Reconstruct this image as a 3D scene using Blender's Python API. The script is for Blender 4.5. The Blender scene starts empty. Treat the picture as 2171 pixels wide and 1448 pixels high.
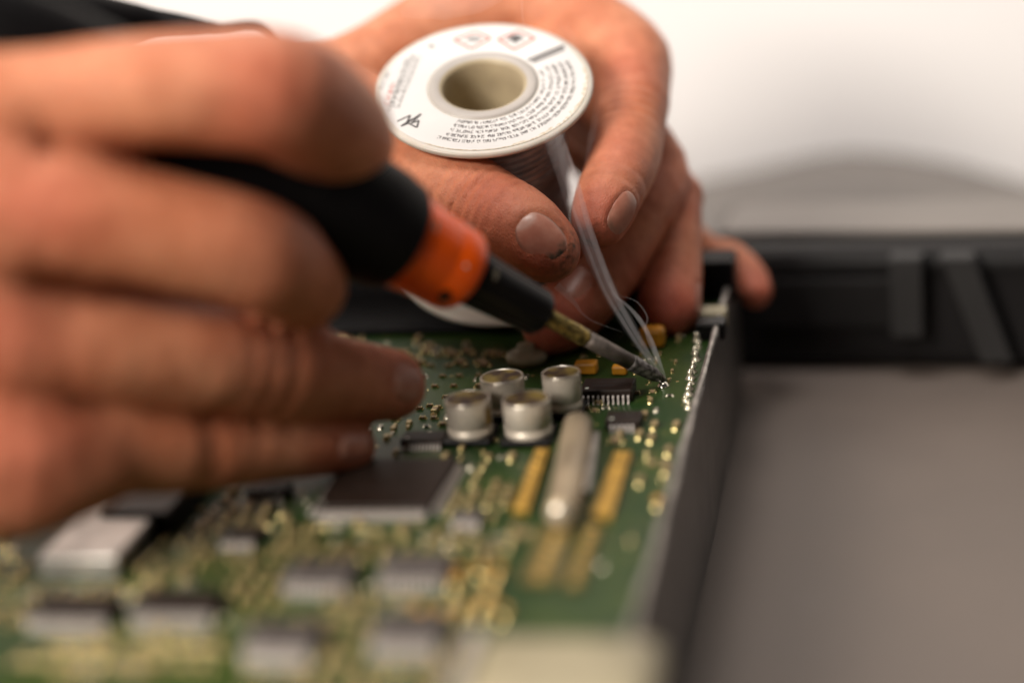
import bpy, bmesh, math, random
import numpy as np
from mathutils import Vector, Matrix

random.seed(7); np.random.seed(7)
S = 0.001                      # everything below is written in millimetres
scene = bpy.context.scene
COL = scene.collection

# ------------------------------------------------------------------ camera
FPX, CX, CY, W = 3800.0, 1085.5, 724.0, 2171.0
PITCH, YAW, ROLL, DIST = math.radians(18.5), math.radians(13.0), math.radians(5.5), 460.0
fw = np.array([-math.sin(YAW)*math.cos(PITCH), math.cos(YAW)*math.cos(PITCH), -math.sin(PITCH)])
r0 = np.array([math.cos(YAW), math.sin(YAW), 0.0]); u0 = np.cross(r0, fw)
rt = r0*math.cos(ROLL) - u0*math.sin(ROLL)
up = u0*math.cos(ROLL) + r0*math.sin(ROLL)
def ray(px, py): return rt*((px-CX)/FPX) - up*((py-CY)/FPX) + fw
CAM = np.array([0, 0, 1.0]) - DIST*ray(1412, 808)       # the iron's tip stands at the world origin
def P(px, py, d): return CAM + (DIST+d)*ray(px, py)     # a point d mm beyond the focus plane
def B(px, py, z=0.0):                                   # a point at height z over the board
    r = ray(px, py); return CAM + r*((z-CAM[2])/r[2])
def MM(rpx, d): return rpx*(DIST+d)/FPX
cd = bpy.data.cameras.new('camera'); cam = bpy.data.objects.new('camera', cd); COL.objects.link(cam)
cam.matrix_world = Matrix(((rt[0], up[0], -fw[0], CAM[0]*S), (rt[1], up[1], -fw[1], CAM[1]*S), (rt[2], up[2], -fw[2], CAM[2]*S), (0, 0, 0, 1)))
cd.sensor_width = 36; cd.lens = FPX/W*36; cd.clip_start = 0.01; cd.clip_end = 20
cd.dof.use_dof = True; cd.dof.focus_distance = (DIST+2)*S; cd.dof.aperture_fstop = 2.5; cd.dof.aperture_blades = 9
scene.camera = cam

TZ = -39.0                                               # table top below the board
WALL_Y = B(1800, 470, TZ)[1]
# ------------------------------------------------------------------ world, lamps, exposure
world = bpy.data.worlds.new('World'); scene.world = world; world.use_nodes = True
world.node_tree.nodes['Background'].inputs[0].default_value = (1.0, 0.93, 0.86, 1)
world.node_tree.nodes['Background'].inputs[1].default_value = 0.055
def area_lamp(name, loc, target, size, power, color):
    l = bpy.data.lights.new(name, 'AREA'); l.shape = 'RECTANGLE'; l.size, l.size_y = size; l.energy = power; l.color = color
    o = bpy.data.objects.new(name, l); COL.objects.link(o); o.location = Vector(loc)*S
    o.rotation_euler = (Vector(target)-Vector(loc)).to_track_quat('-Z', 'Y').to_euler()
    return o
area_lamp('ceiling_lamp', (-110, -60, 690), (-40, 0, 20), (.24, .24), 2.9, (1.0, .95, .90))
area_lamp('bench_lamp', (-380, -580, 400), (-75, -70, 50), (.26, .26), 10.0, (1.0, .92, .82))
area_lamp('wall_wash_fill', (110, WALL_Y-220, 320), (110, WALL_Y, 10), (1.1, .08), .62, (1.0, .975, .985)).data.spread = math.radians(100)  # unseen strip light added to brighten the wall
vs = scene.view_settings; vs.view_transform = 'Standard'; vs.look = 'None'; vs.gamma = 1; vs.exposure = -0.15; vs.use_curve_mapping = False
scene.render.engine = 'CYCLES'
cy = scene.cycles; cy.use_denoising = True; cy.max_bounces = 8; cy.caustics_reflective = False; cy.caustics_refractive = False
cy.sample_clamp_indirect = 4; cy.volume_bounces = 4
try: cy.denoiser = 'OPENIMAGEDENOISE'
except Exception: pass

# ------------------------------------------------------------------ materials
def mat(name, col, rough=.5, metal=0., var=.12, scale=300., bump=0., bscale=1500., coat=0., spec=.5, sss=0., trans=0., alt=None, fac=(.4, .65)):
    m = bpy.data.materials.new(name); m.use_nodes = True; nt = m.node_tree; N = nt.nodes; L = nt.links; p = N['Principled BSDF']
    p.inputs['Roughness'].default_value = rough; p.inputs['Metallic'].default_value = metal
    p.inputs['Specular IOR Level'].default_value = spec; p.inputs['Coat Weight'].default_value = coat
    if trans: p.inputs['Transmission Weight'].default_value = trans
    if sss:
        p.inputs['Subsurface Weight'].default_value = sss; p.inputs['Subsurface Radius'].default_value = (1, .35, .18); p.inputs['Subsurface Scale'].default_value = .002
    tc = N.new('ShaderNodeTexCoord'); no = N.new('ShaderNodeTexNoise'); no.inputs['Scale'].default_value = scale; no.inputs['Detail'].default_value = 4
    L.new(tc.outputs['Object'], no.inputs['Vector'])
    rp = N.new('ShaderNodeValToRGB'); L.new(no.outputs['Fac'], rp.inputs['Fac'])
    a = alt if alt else tuple(c*(1-var*2) for c in col)
    rp.color_ramp.elements[0].position = fac[0]; rp.color_ramp.elements[0].color = (*a, 1)
    rp.color_ramp.elements[1].position = fac[1]; rp.color_ramp.elements[1].color = (*col, 1)
    L.new(rp.outputs['Color'], p.inputs['Base Color'])
    rr = N.new('ShaderNodeMapRange'); rr.inputs['To Min'].default_value = max(.02, rough*.8); rr.inputs['To Max'].default_value = min(1, rough*1.2)
    L.new(no.outputs['Fac'], rr.inputs['Value']); L.new(rr.outputs['Result'], p.inputs['Roughness'])
    if bump:
        n2 = N.new('ShaderNodeTexNoise'); n2.inputs['Scale'].default_value = bscale; n2.inputs['Detail'].default_value = 3
        L.new(tc.outputs['Object'], n2.inputs['Vector'])
        b = N.new('ShaderNodeBump'); b.inputs['Strength'].default_value = bump; b.inputs['Distance'].default_value = .0003
        L.new(n2.outputs['Fac'], b.inputs['Height']); L.new(b.outputs['Normal'], p.inputs['Normal'])
    return m

M = {}
M['wall'] = mat('painted_wall', (.84, .81, .79), .8, scale=3, var=.01)
M['table'] = mat('table_laminate', (.155, .124, .106), .5, scale=25, var=.04, bump=.09, bscale=700, spec=.45)
M['steel'] = mat('case_steel', (.20, .185, .175), .42, .75, scale=120, var=.18, bump=.1)
M['steel_edge'] = mat('bare_steel_edge', (.46, .42, .38), .4, .7, scale=200, var=.25)
M['black'] = mat('black_plastic', (.004, .0035, .004), .34, scale=200, bump=.15, bscale=2500, spec=.18)
M['black_soft'] = mat('black_rubber', (.005, .0045, .005), .5, scale=200, bump=.2, bscale=1800, spec=.09)
M['orange'] = mat('orange_plastic', (1.0, .115, .003), .24, scale=120, var=.05, bump=.06, bscale=900, spec=.35)
M['scuff_glint'] = mat('scuff_and_glint_plastic', (.42, .36, .25), .6, scale=900, var=.3)
M['shaft'] = mat('oxidised_steel', (.20, .165, .145), .5, .7, scale=350, var=.22, bump=.35, bscale=1800)
M['burnt'] = mat('burnt_brass', (.55, .40, .12), .42, .8, scale=900, alt=(.07, .05, .025), bump=.3)
M['tip'] = mat('sooty_tip', (.25, .23, .22), .45, .7, scale=700, alt=(.04, .035, .03), bump=.4)
M['solder'] = mat('solder_metal', (.85, .78, .62), .26, .8, scale=500, var=.08)
M['gold_solder'] = mat('flux_yellow_solder', (.56, .46, .21), .24, .8, scale=400, var=.15)
M['molten'] = mat('molten_solder', (.88, .84, .74), .08, 1.0, var=.02)
M['pin'] = mat('tinned_pin', (.74, .67, .63), .36, .5, scale=500, var=.06)
M['can'] = mat('capacitor_can', (.72, .64, .54), .46, .4, scale=140, var=.08, bump=.06)
M['can_rim'] = mat('capacitor_rim', (.76, .69, .60), .3, .8, scale=140, var=.05)
M['can_top_glints'] = mat('vent_top_painted_glints', (.28, .20, .05), .5, .35, scale=260, alt=(.06, .035, .03), fac=(.40, .62))  # yellow and dark reflections painted into the colour of the top
M['tan_can'] = mat('crystal_tan', (.46, .36, .24), .42, .55, scale=90, var=.2)
M['gold_dull'] = mat('dull_gold', (.22, .16, .05), .5, .4, scale=150, var=.2)
M['chip'] = mat('chip_epoxy', (.020, .012, .009), .5, scale=400, bump=.15, spec=.22)
M['chip_sheen'] = mat('chip_epoxy_wall_sheen', (.075, .062, .058), .4, scale=400, spec=.5)  # grey paints the white wall's reflection into these chip tops
M['ceramic'] = mat('ceramic_tan', (.30, .20, .11), .5, scale=500)
M['ceramic_dark'] = mat('ceramic_dark', (.025, .02, .016), .4, scale=500)
M['tantalum'] = mat('tantalum_orange', (.72, .30, .02), .4, scale=300)
M['gold'] = mat('gold_finger', (.70, .42, .09), .36, .7, scale=220, alt=(.40, .24, .05), bump=.2)
M['cream'] = mat('cream_plastic', (.36, .31, .20), .5, scale=90)
M['shield'] = mat('tinned_shield', (.70, .66, .62), .35, .85, scale=120, var=.2, bump=.2)
M['silk_glint'] = mat('silkscreen_and_glint_white', (.62, .64, .55), .6)
M['label'] = mat('paper_label', (.70, .675, .665), .45, scale=60, var=.02, spec=.4)
M['flange'] = mat('spool_plastic', (.62, .56, .49), .4, scale=90, var=.06, sss=.15)
M['hub'] = mat('yellowed_hub_plastic', (.44, .36, .23), .45, scale=70, alt=(.36, .29, .19))
M['hub_grey'] = mat('grey_hub_ring', (.44, .40, .37), .45, scale=90, var=.05)
M['worn'] = mat('worn_paper_edge', (.52, .42, .30), .7, scale=900, alt=(.70, .64, .56))
M['ink'] = mat('black_ink', (.09, .08, .08), .6)
M['ink_grey'] = mat('grey_ink', (.28, .265, .26), .6)
M['ink_red'] = mat('red_ink', (.66, .16, .11), .6)
M['wire'] = mat('solder_wire', (.42, .38, .38), .34, .7, scale=300, var=.12)
M['dev_grey'] = mat('device_grey_top', (.22, .195, .175), .6, scale=20, var=.05)
M['dev_black'] = mat('device_black', (.007, .006, .0065), .5, scale=40, spec=.25)
M['dev_panel'] = mat('device_grey_panel', (.014, .013, .013), .6, scale=40, spec=.15)
M['dev_metal'] = mat('device_port_metal', (.014, .013, .013), .6, .0, scale=40)

def board_material():
    m = bpy.data.materials.new('solder_mask'); m.use_nodes = True; nt = m.node_tree; N = nt.nodes; L = nt.links; p = N['Principled BSDF']
    tc = N.new('ShaderNodeTexCoord')
    mp = N.new('ShaderNodeMapping'); mp.inputs['Scale'].default_value = (1, 1, 1); L.new(tc.outputs['Object'], mp.inputs['Vector'])
    br = N.new('ShaderNodeTexBrick'); br.inputs['Scale'].default_value = 160; br.inputs['Mortar Size'].default_value = .045; br.inputs['Row Height'].default_value = .18; br.inputs['Brick Width'].default_value = 2.3
    br.inputs['Color1'].default_value = (.009, .034, .005, 1); br.inputs['Color2'].default_value = (.005, .018, .003, 1); br.inputs['Mortar'].default_value = (.024, .052, .007, 1)
    L.new(mp.outputs['Vector'], br.inputs['Vector'])
    no = N.new('ShaderNodeTexNoise'); no.inputs['Scale'].default_value = 45; no.inputs['Detail'].default_value = 3; L.new(tc.outputs['Object'], no.inputs['Vector'])
    rp = N.new('ShaderNodeValToRGB'); rp.color_ramp.elements[0].position = .42; rp.color_ramp.elements[0].color = (.006, .026, .005, 1)
    rp.color_ramp.elements[1].position = .6; rp.color_ramp.elements[1].color = (.036, .060, .007, 1); L.new(no.outputs['Fac'], rp.inputs['Fac'])
    mx = N.new('ShaderNodeMixRGB'); mx.inputs['Fac'].default_value = .5; L.new(br.outputs['Color'], mx.inputs['Color1']); L.new(rp.outputs['Color'], mx.inputs['Color2'])
    L.new(mx.outputs['Color'], p.inputs['Base Color']); p.inputs['Roughness'].default_value = .42; p.inputs['Specular IOR Level'].default_value = .3
    b = N.new('ShaderNodeBump'); b.inputs['Strength'].default_value = .3; b.inputs['Distance'].default_value = .0001; L.new(br.outputs['Fac'], b.inputs['Height']); L.new(b.outputs['Normal'], p.inputs['Normal'])
    return m
M['board'] = board_material()

def skin_material():
    m = bpy.data.materials.new('skin'); m.use_nodes = True; nt = m.node_tree; N = nt.nodes; L = nt.links; p = N['Principled BSDF']
    tc = N.new('ShaderNodeTexCoord')
    n1 = N.new('ShaderNodeTexNoise'); n1.inputs['Scale'].default_value = 55; n1.inputs['Detail'].default_value = 5; L.new(tc.outputs['Object'], n1.inputs['Vector'])
    rp = N.new('ShaderNodeValToRGB'); rp.color_ramp.elements[0].position = .36; rp.color_ramp.elements[0].color = (.50, .175, .088, 1)
    rp.color_ramp.elements[1].position = .66; rp.color_ramp.elements[1].color = (.64, .275, .155, 1); L.new(n1.outputs['Fac'], rp.inputs['Fac'])
    at = N.new('ShaderNodeAttribute'); at.attribute_name = 'ruddy'
    mx = N.new('ShaderNodeMixRGB'); mx.inputs['Color2'].default_value = (.50, .13, .085, 1); L.new(at.outputs['Fac'], mx.inputs['Fac']); L.new(rp.outputs['Color'], mx.inputs['Color1'])
    ag = N.new('ShaderNodeAttribute'); ag.attribute_name = 'grime'
    n4 = N.new('ShaderNodeTexNoise'); n4.inputs['Scale'].default_value = 420; n4.inputs['Detail'].default_value = 4; L.new(tc.outputs['Object'], n4.inputs['Vector'])
    mr = N.new('ShaderNodeMapRange'); mr.inputs['From Min'].default_value = .42; mr.inputs['From Max'].default_value = .62; L.new(n4.outputs['Fac'], mr.inputs['Value'])
    mu = N.new('ShaderNodeMath'); mu.operation = 'MULTIPLY'; L.new(ag.outputs['Fac'], mu.inputs[0]); L.new(mr.outputs['Result'], mu.inputs[1])
    m2 = N.new('ShaderNodeMixRGB'); m2.inputs['Color2'].default_value = (.07, .05, .03, 1); L.new(mu.outputs['Value'], m2.inputs['Fac']); L.new(mx.outputs['Color'], m2.inputs['Color1'])
    n5 = N.new('ShaderNodeTexNoise'); n5.inputs['Scale'].default_value = 190; n5.inputs['Detail'].default_value = 6; n5.inputs['Roughness'].default_value = .65; L.new(tc.outputs['Object'], n5.inputs['Vector'])
    r5 = N.new('ShaderNodeValToRGB'); r5.color_ramp.elements[0].position = .3; r5.color_ramp.elements[0].color = (.74, .65, .62, 1); r5.color_ramp.elements[1].position = .68; r5.color_ramp.elements[1].color = (1.08, 1.08, 1.08, 1); L.new(n5.outputs['Fac'], r5.inputs['Fac'])
    m5 = N.new('ShaderNodeMixRGB'); m5.blend_type = 'MULTIPLY'; m5.inputs['Fac'].default_value = .8; L.new(m2.outputs['Color'], m5.inputs['Color1']); L.new(r5.outputs['Color'], m5.inputs['Color2'])
    L.new(m5.outputs['Color'], p.inputs['Base Color'])
    p.inputs['Roughness'].default_value = .5; p.inputs['Specular IOR Level'].default_value = .25
    p.inputs['Subsurface Weight'].default_value = .22; p.inputs['Subsurface Radius'].default_value = (1, .35, .2); p.inputs['Subsurface Scale'].default_value = .0022
    vo = N.new('ShaderNodeTexVoronoi'); vo.inputs['Scale'].default_value = 1500; vo.feature = 'DISTANCE_TO_EDGE'
    mp = N.new('ShaderNodeMapping'); mp.inputs['Scale'].default_value = (1, 1, .6); L.new(tc.outputs['Object'], mp.inputs['Vector']); L.new(mp.outputs['Vector'], vo.inputs['Vector'])
    n3 = N.new('ShaderNodeTexNoise'); n3.inputs['Scale'].default_value = 260; n3.inputs['Detail'].default_value = 4; L.new(tc.outputs['Object'], n3.inputs['Vector'])
    b1 = N.new('ShaderNodeBump'); b1.inputs['Strength'].default_value = .4; b1.inputs['Distance'].default_value = .0005; L.new(vo.outputs['Distance'], b1.inputs['Height'])
    b2 = N.new('ShaderNodeBump'); b2.inputs['Strength'].default_value = .28; b2.inputs['Distance'].default_value = .0012; L.new(n3.outputs['Fac'], b2.inputs['Height']); L.new(b1.outputs['Normal'], b2.inputs['Normal'])
    L.new(b2.outputs['Normal'], p.inputs['Normal'])
    return m
M['skin'] = skin_material()

def smoke_material(name, dens):
    m = bpy.data.materials.new(name); m.use_nodes = True; nt = m.node_tree
    nt.nodes.remove(nt.nodes['Principled BSDF'])
    v = nt.nodes.new('ShaderNodeVolumePrincipled'); v.inputs['Color'].default_value = (.93, .92, .95, 1); v.inputs['Density'].default_value = dens; v.inputs['Anisotropy'].default_value = .1
    nt.links.new(v.outputs['Volume'], nt.nodes['Material Output'].inputs['Volume'])
    return m

# ------------------------------------------------------------------ object helpers
WL = {}                                                  # world location (mm) of every object
def tag(o, label=None, cat=None, group=None, kind=None):
    if label: o['label'] = label
    if cat: o['category'] = cat
    if group: o['group'] = group
    if kind: o['kind'] = kind
    return o
def empty(name, loc, parent=None):
    o = bpy.data.objects.new(name, None); COL.objects.link(o); o.empty_display_size = .01
    put(o, loc, parent); return o
def put(o, loc, parent=None):
    loc = np.array(loc, float); base = np.zeros(3)
    if parent is not None: o.parent = parent; base = WL[parent.name]
    o.location = Vector((loc-base)*S); WL[o.name] = loc
def to_mesh(name, verts, faces, m, smooth=False, mids=None):
    me = bpy.data.meshes.new(name); me.from_pydata([tuple(float(c)*S for c in v) for v in verts], [], [tuple(int(i) for i in f) for f in faces])
    for mm in (m if isinstance(m, (list, tuple)) else [m]): me.materials.append(mm)
    if smooth: me.polygons.foreach_set('use_smooth', [True]*len(me.polygons))
    if mids is not None: me.polygons.foreach_set('material_index', mids)
    me.update(); return me
def obj(name, verts, faces, m, parent=None, smooth=False, mids=None, origin=None):
    v = np.array(verts, float); c = np.array(origin, float) if origin is not None else np.array([(v[:, 0].min()+v[:, 0].max())/2, (v[:, 1].min()+v[:, 1].max())/2, v[:, 2].min()])
    o = bpy.data.objects.new(name, to_mesh(name, v-c, faces, m, smooth, mids)); COL.objects.link(o); put(o, c, parent); return o
def inst(name, me, loc, parent=None, rz=0., rot=None):
    o = bpy.data.objects.new(name, me); COL.objects.link(o); put(o, loc, parent)
    o.rotation_euler = rot if rot is not None else (0, 0, rz); return o

def box_geo(x0, x1, y0, y1, z0, z1, bev=0.):
    bm = bmesh.new(); bmesh.ops.create_cube(bm, size=1)
    for v in bm.verts: v.co = ((x0+x1)/2+v.co.x*(x1-x0), (y0+y1)/2+v.co.y*(y1-y0), (z0+z1)/2+v.co.z*(z1-z0))
    if bev: bmesh.ops.bevel(bm, geom=bm.edges[:], offset=bev, segments=2, affect='EDGES', profile=.5)
    bm.verts.ensure_lookup_table(); bm.verts.index_update()
    r = [tuple(v.co) for v in bm.verts], [tuple(v.index for v in f.verts) for f in bm.faces]; bm.free(); return r
def join_geo(*gs):
    V, F = [], []
    for v, f in gs:
        n = len(V); V += [tuple(a) for a in v]; F += [tuple(i+n for i in q) for q in f]
    return V, F
def lathe(profile, seg=48, axis=None, origin=None, e1=None, close=True, fn=None):
    """profile: (t along axis, radius); axis frame given; fn(t,ang,r)->r"""
    if axis is None: axis = np.array([0, 0, 1.]); e1 = np.array([1., 0, 0]); origin = np.zeros(3) if origin is None else origin
    axis = np.array(axis)/np.linalg.norm(axis)
    if e1 is None:
        e1 = np.cross(axis, [0, 0, 1.]); e1 /= np.linalg.norm(e1)
    e2 = np.cross(axis, e1); V, F = [], []
    for t, r in profile:
        for k in range(seg):
            a = 2*math.pi*k/seg; rr = fn(t, a, r) if fn else r
            V.append(origin + axis*t + (e1*math.cos(a)+e2*math.sin(a))*rr)
    n = len(profile)
    for i in range(n-1):
        for k in range(seg):
            k2 = (k+1) % seg; F.append((i*seg+k, i*seg+k2, (i+1)*seg+k2, (i+1)*seg+k))
    if close:
        F.append(tuple(range(seg))[::-1]); F.append(tuple((n-1)*seg+k for k in range(seg)))
    return V, F
def tube(pts, rad, seg=10, flat=None):
    pts = [np.array(p, float) for p in pts]; V, F = [], []; prev = None
    n = len(pts)
    for i, p in enumerate(pts):
        t = pts[min(i+1, n-1)]-pts[max(i-1, 0)]; t /= np.linalg.norm(t)
        if prev is None:
            e = np.cross(t, fw); e /= np.linalg.norm(e)
        else:
            e = prev - t*(prev@t); e /= np.linalg.norm(e)
        prev = e; g = np.cross(t, e); r = rad[i] if hasattr(rad, '__len__') else rad
        for k in range(seg):
            a = 2*math.pi*k/seg; V.append(p + e*math.cos(a)*r + g*math.sin(a)*r*(flat if flat else 1))
    for i in range(n-1):
        for k in range(seg):
            k2 = (k+1) % seg; F.append((i*seg+k, i*seg+k2, (i+1)*seg+k2, (i+1)*seg+k))
    F.append(tuple(range(seg))[::-1]); F.append(tuple((n-1)*seg+k for k in range(seg)))
    return V, F
def spline(ctrl, n=40):
    c = np.array(ctrl, float); m = len(c); out = []
    for i in range(n):
        t = i/(n-1)*(m-1); k = min(int(t), m-2); f = t-k
        p0, p1, p2, p3 = c[max(k-1, 0)], c[k], c[k+1], c[min(k+2, m-1)]
        out.append(.5*((2*p1)+(-p0+p2)*f+(2*p0-5*p1+4*p2-p3)*f*f+(-p0+3*p1-3*p2+p3)*f**3))
    return np.array(out)

# ------------------------------------------------------------------ the setting
g = box_geo(-1600, 1600, -900, WALL_Y-2, TZ-25, TZ)
tag(obj('table_surface', *g, M['table']), 'dull grey brown table top', kind='structure')
g = box_geo(-2000, 2000, WALL_Y, WALL_Y+40, TZ-25, 1500)
tag(obj('wall', *g, M['wall']), 'plain white wall behind the table', kind='structure')

# a grey topped black device lying behind, out of focus
dv = empty('electronic_device', B(1850, 700, TZ)); dv_base = WL[dv.name]
tag(dv, 'blurred black electronic device with grey top lying on the table behind', 'device')
def at_h(px, py, h): return B(px, py, TZ+h)
fl, fr = at_h(1490, 785, 0), at_h(2420, 795, 0)
dd = (fr-fl)/np.linalg.norm(fr-fl); nn = np.array([-dd[1], dd[0], 0])
def dbox(name, a0, a1, b0, b1, z0, z1, m, bev=1.5, parent=dv):
    v, f = box_geo(a0, a1, b0, b1, z0, z1, bev); return obj(name, [fl+dd*x+nn*y+np.array([0, 0, z]) for x, y, z in v], f, m, parent)
Ld = np.linalg.norm(fr-fl)
DP = 56
dbox('housing', 0, Ld, 0, DP, 1, 40, M['dev_black'], 5)
top = dbox('top_cover', 4, Ld-4, 16, DP-2, 40.5, 42, M['dev_grey'])
dbox('front_panel', 18, 62, -2.5, -.2, 15, 32, M['dev_panel'])
for i, x in enumerate((66, 88, 113, 140)):
    v, f = box_geo(-5, 5, -8, -.3, 6 if i else 14, 40, 1)
    sh = .35 if i else 0
    obj('port_bracket', [fl+dd*(x+a-(z-20)*sh)+nn*b+np.array([0, 0, z]) for a, b, z in v], f, M['dev_metal'], dv)
dbox('vent_slot', 4, Ld-4, -1.2, -.2, 34, 36, M['dev_panel'], 0)
# a humped grey cover against the wall
V, F = [], []
out = [(1360, 560), (1400, 440), (1480, 400), (1620, 372), (1720, 350), (1800, 340), (1900, 345), (2020, 365), (2150, 400), (2300, 440), (2400, 560)]
def on_wall(px, py, y): q = ray(px, py); return CAM+q*((y-CAM[1])/q[1])
lay = [(WALL_Y-6, 1.0), (WALL_Y-24, 1.0), (WALL_Y-40, .86), (WALL_Y-56, .5), (WALL_Y-64, .05)]
for yy, k in lay:
    for px, py in out: q = on_wall(px, py, WALL_Y-20); V.append((q[0], yy, max(TZ+.3, TZ+(q[2]-TZ)*k)))
m_ = len(out)
for a in range(len(lay)-1):
    for b in range(m_-1): F.append((a*m_+b, (a+1)*m_+b, (a+1)*m_+b+1, a*m_+b+1))
F.append(tuple(range(m_)))
tag(obj('equipment_cover', V, F, M['dev_grey'], None, True), 'low humped grey cover against the white wall, fully blurred', 'cover')

# ------------------------------------------------------------------ metal case
wx = B(1488, 795, 4)[0]
fy = B(1566, 556, 4)[1]
print('wall x', wx, 'far y', fy, 'cam', CAM)
NEAR = -300; LEFT = -260
cs = empty('metal_case', (wx-140, -80, TZ))
tag(cs, 'open grey sheet metal case with a bare worn rim around the circuit board', 'case')
def wall_x(x0, x1, y0, y1, name):
    V, F = [], []
    n = 60
    for i in range(n+1):
        y = y0+(y1-y0)*i/n; w = .15*math.sin(i*.9)+.08*math.sin(i*2.3)
        for (xx, zz) in ((x0+w*.3, TZ), (x0+w, 3.4), (x1+w, 3.4), (x1+w*.3, TZ)): V.append((xx, y, zz))
    for i in range(n):
        for k in range(4): F.append((i*4+k, i*4+(k+1) % 4, i*4+4+(k+1) % 4, i*4+4+k))
    F.append((0, 1, 2, 3)); F.append((n*4+3, n*4+2, n*4+1, n*4))
    return obj(name, V, F, M['steel'], cs)
wall_x(wx-.6, wx+1.0, NEAR, fy, 'side_wall')
V, F = tube(spline([(wx+.2+.12*math.sin(i*1.7), NEAR+(fy-NEAR)*i/40, 3.7+.1*math.sin(i*2.1)) for i in range(41)], 160), [.8+.12*math.sin(i*.7)*math.sin(i*.23) for i in range(160)], 8)
obj('rim', V, F, M['steel_edge'], cs, True)
g = box_geo(LEFT, wx-.7, fy-1.2, fy+.3, TZ, 3.6, .2); obj('end_wall', *g, M['steel'], cs)
g = box_geo(LEFT, wx-.7, NEAR, fy-1.3, TZ+.1, TZ+1.5); obj('floor_plate', *g, M['steel'], cs)
g = box_geo(LEFT-1.5, LEFT-.05, NEAR, fy, TZ, 3.6, .2); obj('side_wall', *g, M['steel'], cs)

# ------------------------------------------------------------------ circuit board
pcb = empty('circuit_board', (wx-140, -80, -1.6))
tag(pcb, 'green circuit board densely covered with soldered components inside the metal case', 'circuit board')
g = box_geo(LEFT+.5, wx-1.6, NEAR+1, fy-2, -1.6, 0); obj('substrate', *g, M['board'], pcb)
FOOT = []                                                # taken footprints x0,x1,y0,y1
def take(x, y, hx, hy): FOOT.append((x-hx, x+hx, y-hy, y+hy))
def is_free(x, y, m=1.2): return all(not (a-m < x < b+m and c-m < y < d+m) for a, b, c, d in FOOT)

# electrolytic capacitors
def cap_meshes():
    R = 5.6
    v, f = lathe([(1.6, R*.98), (1.9, R), (2.9, R), (3.3, R*.93), (3.8, R*.93), (4.2, R), (9.5, R), (10.0, R*.985), (10.35, R*.93)], 40, close=False); can = to_mesh('can', v, f, M['can'], True)
    v, f = lathe([(9.8, R*.995), (10.2, R*1.005), (10.45, R*.98), (10.5, R*.94), (10.3, R*.92)], 40, close=False); rim = to_mesh('rim', v, f, M['can_rim'], True)
    v, f = lathe([(10.2, R*.94), (10.36, R*.93), (10.38, R*.5), (10.4, .1)], 40, close=True); top = to_mesh('vent_top', v, f, M['can_top_glints'])
    g1 = box_geo(-6, 6, -6, 6, .05, 1.7, .4); base = to_mesh('plastic_base', *g1, M['black'])
    v, f = box_geo(-R*.9, -R*.9+1.3, -7.4, 7.4, .02, .25); return can, rim, top, base
CM = cap_meshes()
caps = [((990, 946), 1.0, ''), ((1114, 948), 1.03, ''), ((1063, 896), .98, ''), ((1190, 890), .86, '')]
lab = ['squat aluminium capacitor nearest the ring fingertip', 'squat aluminium capacitor beside the long lying metal can', 'squat aluminium capacitor in the rear row with yellow reflections painted on its visible vent top', 'narrower aluminium capacitor next to the black chip']
for i, ((px, py), sc, _) in enumerate(caps):
    b = B(px, py, 0) + np.array([0, 5.2*sc, 0]); c = empty('capacitor', b, pcb); c['label'] = lab[i]
    take(b[0], b[1], 6.5, 6.5)
    rz = random.uniform(0, 6)
    for nm, me in zip(('can', 'rim', 'vent_top', 'plastic_base'), CM):
        o = inst(nm, me, b, c, rz if nm != 'plastic_base' else 0); o.scale = (sc, sc, 1.0 if i != 3 else 1.05)
    # a brown flux stain running down the can
    if i == 0:
        v, f = lathe([(4.4, 5.66), (6, 5.66), (8.6, 5.66)], 60, close=False)
        v = np.array(v); keep = [q for q in f if all(-.55 < math.atan2(v[k][1], v[k][0]) < -.15 for k in q)]
        obj('flux_stain', v*[sc, sc, 1]+b, keep, mat('flux_brown', (.36, .22, .03), .5, .3), c)

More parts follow.
